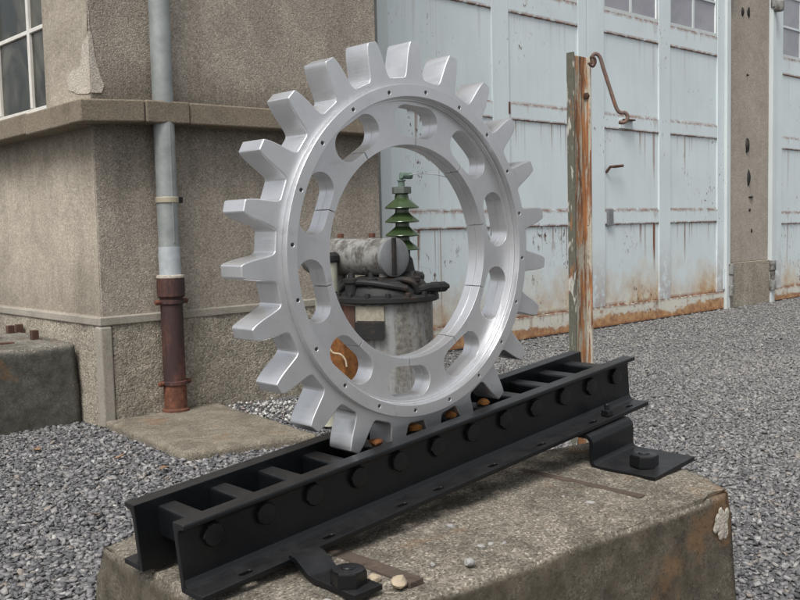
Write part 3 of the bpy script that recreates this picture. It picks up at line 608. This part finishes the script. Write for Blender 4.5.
for v_ in b.verts: v_.co = c0 + v_.co
bb = obj('flange_bolt', b, 'black', RK); b = lathe([(.006, 0), (.006, .026), (.004, .028)], c0, 10); obj('stud', b, 'black', bb)
# left bracket: narrow clip
x0_, x1_ = .868, .925
path = [(1.043, .404), (1.140, .404), (1.156, .407), (1.176, .419), (1.188, .4255), (1.205, .427)]
LB = obj('bracket', prism(bent(path, .009, 0, 0), lambda u, v_, t_: (t_, u, v_ - (.925 - t_) * .03), x0_, x1_, .0012), 'black', RK)
big_nut((.893, 1.085, .4075), LB, .0285, .025)

# ------------------------------------------------------------------ cog wheel
GC = Vector((1.253, 0, .902)); G = thing('cog_wheel', 'silver painted cog wheel with slotted web standing in the rack', 'cog wheel', (1.253, 1.32, .502))
RT, RR, NT = .397, .329, 23
hw = [(.329, .0285), (.3305, .0258), (.3335, .0236), (.338, .0222), (.345, .0211), (.355, .0198), (.365, .0186), (.375, .0170), (.384, .0151), (.390, .0134), (.3940, .0118), (.3962, .0104), (.397, .0085)]
prof = []
for k in range(NT):
    a = R(104.4) + 2 * PI * k / NT
    for r_, h in hw: prof.append((r_, a - h / r_))
    for r_, h in reversed(hw): prof.append((r_, a + h / r_))
    g0 = a + hw[0][1] / RR; g1 = a + 2 * PI / NT - hw[0][1] / RR
    for q_ in (1, 2, 3): prof.append((RR - .0004, g0 + (g1 - g0) * q_ / 4))
outer = [(r_ * math.cos(a), r_ * math.sin(a)) for r_, a in prof]
def gy(y_): return lambda x, y, t_: (GC.x + x, y_ + t_, GC.z + y)
hol = [circ(.0036, 12, (.3025 * math.cos(R(103.66) - i * PI / 10), .3025 * math.sin(R(103.66) - i * PI / 10))) for i in range(20)]
tr = obj('toothed_ring', plate([outer, circ(.289, 160)] + [circ(.0037, 10, (.3025 * math.cos(R(103.66) - i * PI / 10), .3025 * math.sin(R(103.66) - i * PI / 10))) for i in range(20)], .0315, .0022, gy(1.3235)), 'silver', G, angle=15)
hol = [circ(.0036, 12, (.3025 * math.cos(R(103.66) - i * PI / 10), .3025 * math.sin(R(103.66) - i * PI / 10))) for i in range(20)]
obj('flange_ring', plate([circ(.3150, 160), circ(.2920, 160)] + hol, .0066, .0010, gy(1.2852)), 'silver', G, angle=15)
def web_loops(rb):
    rin, rout, hl = .219, .279, .027; rr = (rout - rin) / 2; rc = (rin + rout) / 2; lp = []
    for k in range(10):
        a = R(86) + k * PI / 5; sw = .0009
        # local: radial e, tangential t
        e = (math.cos(a), math.sin(a)); t_ = (-math.sin(a), math.cos(a))
        def L(r_, s_): return (r_ * e[0] + s_ * t_[0], r_ * e[1] + s_ * t_[1])
        lp.append(L(rb, -sw)); lp.append(L(rin, -sw)); lp.append(L(rin, -hl))
        n_ = 14
        for i in range(1, n_ + 1):
            q_ = -PI / 2 - PI * i / n_ ; lp.append(L(rc + rr * math.sin(q_), -hl + rr * math.cos(q_)))
        for i in range(0, n_ + 1):
            q_ = PI / 2 - PI * i / n_; lp.append(L(rc + rr * math.sin(q_), hl + rr * math.cos(q_)))
        lp.append(L(rin, sw)); lp.append(L(rb, sw))
        for i in range(1, 14): 
            q_ = a + PI / 5 * i / 14; lp.append((rb * math.cos(q_), rb * math.sin(q_)))
    return lp
wb = obj('slotted_web', plate([circ(.2887, 160), web_loops(.2045)], .0105, .0004, gy(1.3110), 1), 'silver', G, angle=15)
obj('slotted_web', plate([circ(.2887, 160), web_loops(.2030)], .0105, .0004, gy(1.3322), 1), 'silver', G, angle=15)
obj('web_lip', plate([circ(.2917, 160), circ(.2862, 160)], .0026, .0006, gy(1.2979)), 'silver', G, angle=15)
# rusty scraps caught between the teeth
for i, (k, y_, s_, w_) in enumerate(((4, .060, .013, 'fifth'), (5, .062, .014, 'sixth'), (6, .060, .013, 'seventh'), (7, .064, .012, 'eighth'))):
    tag(obj('rust_lump', rock(rk(k * .1 + .003 * (i - 1), y_, .0285), s_, 40 + i, .62), 'orange'), 'flaky orange rust on the rung at the %s bolt from the low rack end' % w_, 'rust', 'rust lumps in the rack')

# ------------------------------------------------------------------ loose stones, leaves
loose = [((1.201, 1.165), .0095, 'stone_pale', 'white stone chip lying nearest the rack flange on the block'), ((1.096, 1.02), .011, 'stone_pale', 'pale stone chip at the worn front edge of the block'),
         ((.958, 1.043), .016, 'stone_tan', 'tan pebble beside the narrow clip on the block'), ((.945, 1.085), .0115, 'stone_tan', 'small tan pebble touching the nut of the narrow clip')]
for i, ((x, y), s_, m_, lb) in enumerate(loose): tag(obj('stone', rock((x, y, ztop(x, y) + s_ * .4), s_, i), m_), lb, 'stone')
for i, (x, y, s_) in enumerate(((1.162, 1.055, .006), (1.182, 1.049, .006), (1.201, 1.036, .005), (1.469, 1.113, .006), (1.471, 1.051, .008), (.925, 1.10, .009), (.839, 1.073, .008), (1.3, 1.02, .005), (1.05, 1.06, .006))):
    tag(obj('stone_chip', rock((x, y, ztop(x, y) + s_ * .6), s_, 20 + i), 'stone_pale'), 'tiny pale chip scattered on the block top', 'stone', 'tiny chips on the block')
LEAF = ('curled brown leaf on the gravel in front of the drain slab', 'curled brown leaf on the gravel nearest the mossy block', 'curled brown leaf on the gravel beside the drain slab edge', 'curled brown leaf on the gravel in front of the dark footing')
for i, (x, y) in enumerate(((1.80, 3.31), (1.341, 2.935), (1.78, 3.65), (1.60, 4.07))):
    b = bmesh.new(); n_ = 10; a0 = i * 1.3; row = []
    for k in range(n_ + 1):
        u = k / n_; wd = .016 * math.sin(PI * u) ** .8; zc = .017 + .008 * math.sin(u * 3 + i)
        row.append([b.verts.new((x + math.cos(a0) * (u - .5) * .045 - math.sin(a0) * wd * s_, y + math.sin(a0) * (u - .5) * .045 + math.cos(a0) * wd * s_, zc + .006 * abs(s_))) for s_ in (-1, 0, 1)])
    for p_, q_ in zip(row, row[1:]):
        for k in (0, 1): b.faces.new((p_[k], p_[k + 1], q_[k + 1], q_[k]))
    bmesh.ops.remove_doubles(b, verts=b.verts, dist=1e-5); bmesh.ops.solidify(b, geom=b.faces[:], thickness=.0012)
    tag(obj('dry_leaf', b, 'leaf'), LEAF[i], 'leaf', 'dry leaves on the gravel')

# ------------------------------------------------------------------ old transformer
fw = Vector((math.sin(.752), math.cos(.752), 0)); rt = Vector((fw.y, -fw.x, 0)); TC = Vector((2.955, 3.26, 0))
X = thing('transformer', 'old oil transformer with grey tank, black lid and green insulator', 'transformer', TC)
def tp(u, d, z_): return TC + rt * u + fw * d + Vector((0, 0, z_))
tk = obj('tank', lathe([(.20, .02), (.218, .03), (.221, .10), (.221, .60), (.226, .612)], TC, 56), 'tank', X)
obj('tank_seam', lathe([(.2225, .075), (.2235, .08), (.2235, .095), (.2225, .10)], TC, 56), 'tank', tk)
ld = obj('lid', lathe([(.245, .610), (.252, .616), (.252, .634), (.240, .642), (.215, .646), (.205, .672), (.180, .705), (.12, .725), (.001, .730)], TC, 56), 'tank_dark', X)
for k in range(16):
    a = 2 * PI * k / 16 + .1; obj('lid_bolt', hexhead((TC.x + .237 * math.cos(a), TC.y + .237 * math.sin(a), .636), .014, .022, 'Z', .2), 'tank_dark', ld)
for u in (.235, .268): obj('clamp_bolt', lathe([(.014, -.03), (.024, -.028), (.024, .012), (.013, .016), (.013, .034)], tp(u, -.06, .672), 8, 'X'), 'tank_dark', ld)
obj('clamp_lug', tube([tp(.12, -.15, .655), tp(.20, -.10, .672), tp(.275, -.06, .672)], .022, 10), 'tank_dark', ld)
obj('lid_pipe', tube(smooth_path([tp(-.20, -.05, .665), tp(-.17, -.12, .70), tp(-.08, -.18, .705), tp(.02, -.20, .69), tp(.10, -.19, .675)], 5), .016, 10), 'tank_dark', ld)
obj('lid_pipe', tube(smooth_path([tp(.03, -.12, .70), tp(.08, -.16, .715), tp(.13, -.17, .70), tp(.15, -.16, .655)], 5), .014, 10), 'tank_dark', ld)
for u, d, r_ in ((-.15, -.14, .03), (-.06, -.17, .022), (.13, -.12, .028)): obj('valve', lathe([(r_, .64), (r_, .70), (r_ * 1.3, .705), (r_ * 1.3, .722), (r_ * .6, .728), (r_ * .5, .75)], tp(u, d, 0), 12), 'tank_dark', ld)
# bushing
bc = tp(.088, .05, 0)
BH = obj('insulator_foot', lathe([(.098, .700), (.100, .722), (.092, .735), (.055, .745), (.045, .80), (.034, .815), (.034, .85)], bc, 32), 'tank_dark', X)
sh = [(.033, .8402)]
for zc in (.842, .908, .973, 1.038): sh += [(.078, zc), (.082, zc + .003), (.080, zc + .008), (.040, zc + .040), (.034, zc + .046), (.033, zc + .060)]
INS = obj('insulator', lathe(sh + [(.030, 1.108)], bc, 40), 'green', X)
cp = obj('terminal_cap', prism(circ(.048, 6), lambda u, v_, t_: (bc.x + u, bc.y + v_, t_), 1.108, 1.140, .003), 'capdark', X)
tm = obj('terminal', lathe([(.016, 1.139), (.016, 1.165), (.022, 1.168), (.022, 1.172), (.010, 1.174), (.010, 1.182)], bc, 12), 'patina', X)
obj('terminal_screw', lathe([(.013, -.03), (.016, -.028), (.016, .035), (.010, .038)], bc + rt * .02 + Vector((0, 0, 1.192)), 10, 'X'), 'patina', tm)
obj('wire', tube(smooth_path([bc + Vector((0, 0, 1.185)), bc + rt * .10 + Vector((0, 0, 1.20)), bc + rt * .24 + Vector((0, 0, 1.165)), bc + rt * .36 + fw * .1 + Vector((0, 0, 1.03)), bc + rt * .46 + fw * .2 + Vector((0, 0, .80))], 8), .0022, 6), 'cap', tm)
# conservator along +Y
cc = tp(.047, -.12, .815)
cv = obj('conservator', lathe([(.080, .004), (.086, .010), (.086, .60), (.075, .61)], cc, 40, 'Y'), 'conserv', X)
obj('end_cap', lathe([(.03, -.012), (.070, -.010), (.0895, -.003), (.0905, .002), (.0905, .014), (.087, .016)], cc, 40, 'Y'), 'cap', cv)
obj('gauge_rod', box(cc.x - .028, cc.x - .008, cc.y - .026, cc.y - .0125, .735, .905, .003), 'tank_dark', cv)
for y_ in (.15, .38):
    obj('filler_bolt', hexhead((cc.x, cc.y + y_, .899), .017, .028, 'Z', .15), 'iron_rust', cv)
    sdl = obj('saddle', lathe([(.088, -.022), (.0905, -.02), (.0905, .02), (.088, .022)], (cc.x, cc.y + y_, .815), 32, 'Y'), 'conserv', cv)
    obj('saddle_leg', tube([(cc.x, cc.y + y_, .735), (cc.x, cc.y + y_, .66)], .026, 12), 'conserv', sdl)
obj('elbow_pipe', tube(smooth_path([cc + Vector((-.02, .05, -.07)), cc + Vector((-.02, .045, -.115)), cc + Vector((.01, .03, -.138)), cc + Vector((.055, .01, -.14)), cc + Vector((.10, .0, -.140))], 6), .023, 12), 'conserv', cv)
# pale post with dark cap, rusty box, name plate
q_ = tp(-.275, .03, 0); ps = obj('cream_post', lathe([(.058, .02), (.058, .58), (.052, .70), (.052, .80)], q_, 28), 'cream_post', X)
obj('post_cap', lathe([(.060, .795), (.064, .80), (.064, .825), (.050, .84)], q_, 28), 'tank_dark', ps)
bx = tp(-.19, -.13, 0)
rb = obj('drain_box', box(bx.x - .085, bx.x + .09, bx.y - .09, bx.y + .09, .235, .475, .012, 3), 'orange', X, 'bright orange rusted drain box low on the tank')
obj('drain_hook', tube(smooth_path([tp(-.255, -.27, .44), tp(-.235, -.272, .405), tp(-.20, -.272, .395), tp(-.18, -.272, .37), tp(-.175, -.272, .34)], 6), .0042, 8), 'stone_tan', rb)
npx = Vector((-math.sin(.752 + .35), -math.cos(.752 + .35), 0)); 
def on_tank(a, z_, r_=.224): 
    d = -fw * math.cos(a) - rt * -math.sin(a); return TC + d * r_ + Vector((0, 0, z_))
def curved_plate(a0, a1, z0, z1, r_, th, n_=10):
    b = bmesh.new(); rows = []
    for i in range(n_ + 1):
        a = a0 + (a1 - a0) * i / n_; rows.append([b.verts.new(on_tank(a, z_, rr)) for rr, z_ in ((r_, z0), (r_ + th, z0), (r_ + th, z1), (r_, z1))])
    for p_, s_ in zip(rows, rows[1:]):
        for k in range(4): b.faces.new((p_[k], p_[(k + 1) % 4], s_[(k + 1) % 4], s_[k]))
    b.faces.new(rows[0][::-1]); b.faces.new(rows[-1]); return b
obj('name_plate', curved_plate(-.62, -.02, .535, .600, .2225, .006), 'plate', tk); obj('terminal_box', curved_plate(-.58, -.02, .455, .53, .2225, .03), 'tank_dark', tk)
obj('side_apron', curved_plate(-1.45, -.66, .03, .60, .2218, .004), 'rust', tk, 'dark brown side of the tank')  # thin dark brown sheet over the tank's left side
obj('foot_ring', lathe([(.23, 0), (.235, .004), (.235, .018), (.21, .022)], TC, 48), 'tank_dark', X)

# ------------------------------------------------------------------ rusty gate post
GP = thing('gate_post', 'rust streaked steel channel post with a hook rod hanging from its top', 'post', (3.2, 2.33, 0))
xl, xr, yf_, yb_, zt = 3.146, 3.266, 2.310, 2.346, 1.632
obj('flange', box(xl, xl + .009, yf_, yb_, -.05, zt + .006, .0025), 'pole_dark', GP, 'peeling grey green flange with white flakes')
obj('web', box(xl + .0095, xr, yb_ - .009, yb_, -.05, zt, .002), 'pole_web', GP)
fl = obj('flange', plate([[(yf_, -.05), (yb_ - .0095, -.05), (yb_ - .0095, zt - .004), (yf_, zt - .004)], circ(.0045, 10, (2.324, .937))], .0045, .001, lambda x, y, t_: (xr - .0045 + t_, x, y)), 'pole_cream', GP, 'cream flange streaked with orange rust')
for v in (1.472,):
    b = hexhead((0, 0, 0), .014, .010, 'Z', .5)
    for q_ in b.verts: q_.co = Vector((xr - .0092 - q_.co.z, 2.325 + q_.co.x, v + q_.co.y))
    obj('bolt', b, 'rust', fl)
base = Vector((3.2, 2.33, 0))
def pu(u, z_, d=0.0): return base + rt * u + fw * d + Vector((0, 0, z_))
obj('eye', tube(smooth_path([pu(.045, 1.60), pu(.062, 1.585), pu(.073, 1.600), pu(.070, 1.618), pu(.052, 1.622)], 5), .0055, 8), 'rust', GP)
obj('hook_rod', tube(smooth_path([pu(.066, 1.596, .006), pu(.060, 1.622, .003), pu(.074, 1.636, 0), pu(.092, 1.622), pu(.104, 1.583), pu(.128, 1.507), pu(.152, 1.432), pu(.164, 1.405), pu(.178, 1.396), pu(.192, 1.396), pu(.203, 1.383), pu(.199, 1.364), pu(.184, 1.356), pu(.168, 1.358)], 6), .0078, 10), 'hook', GP)
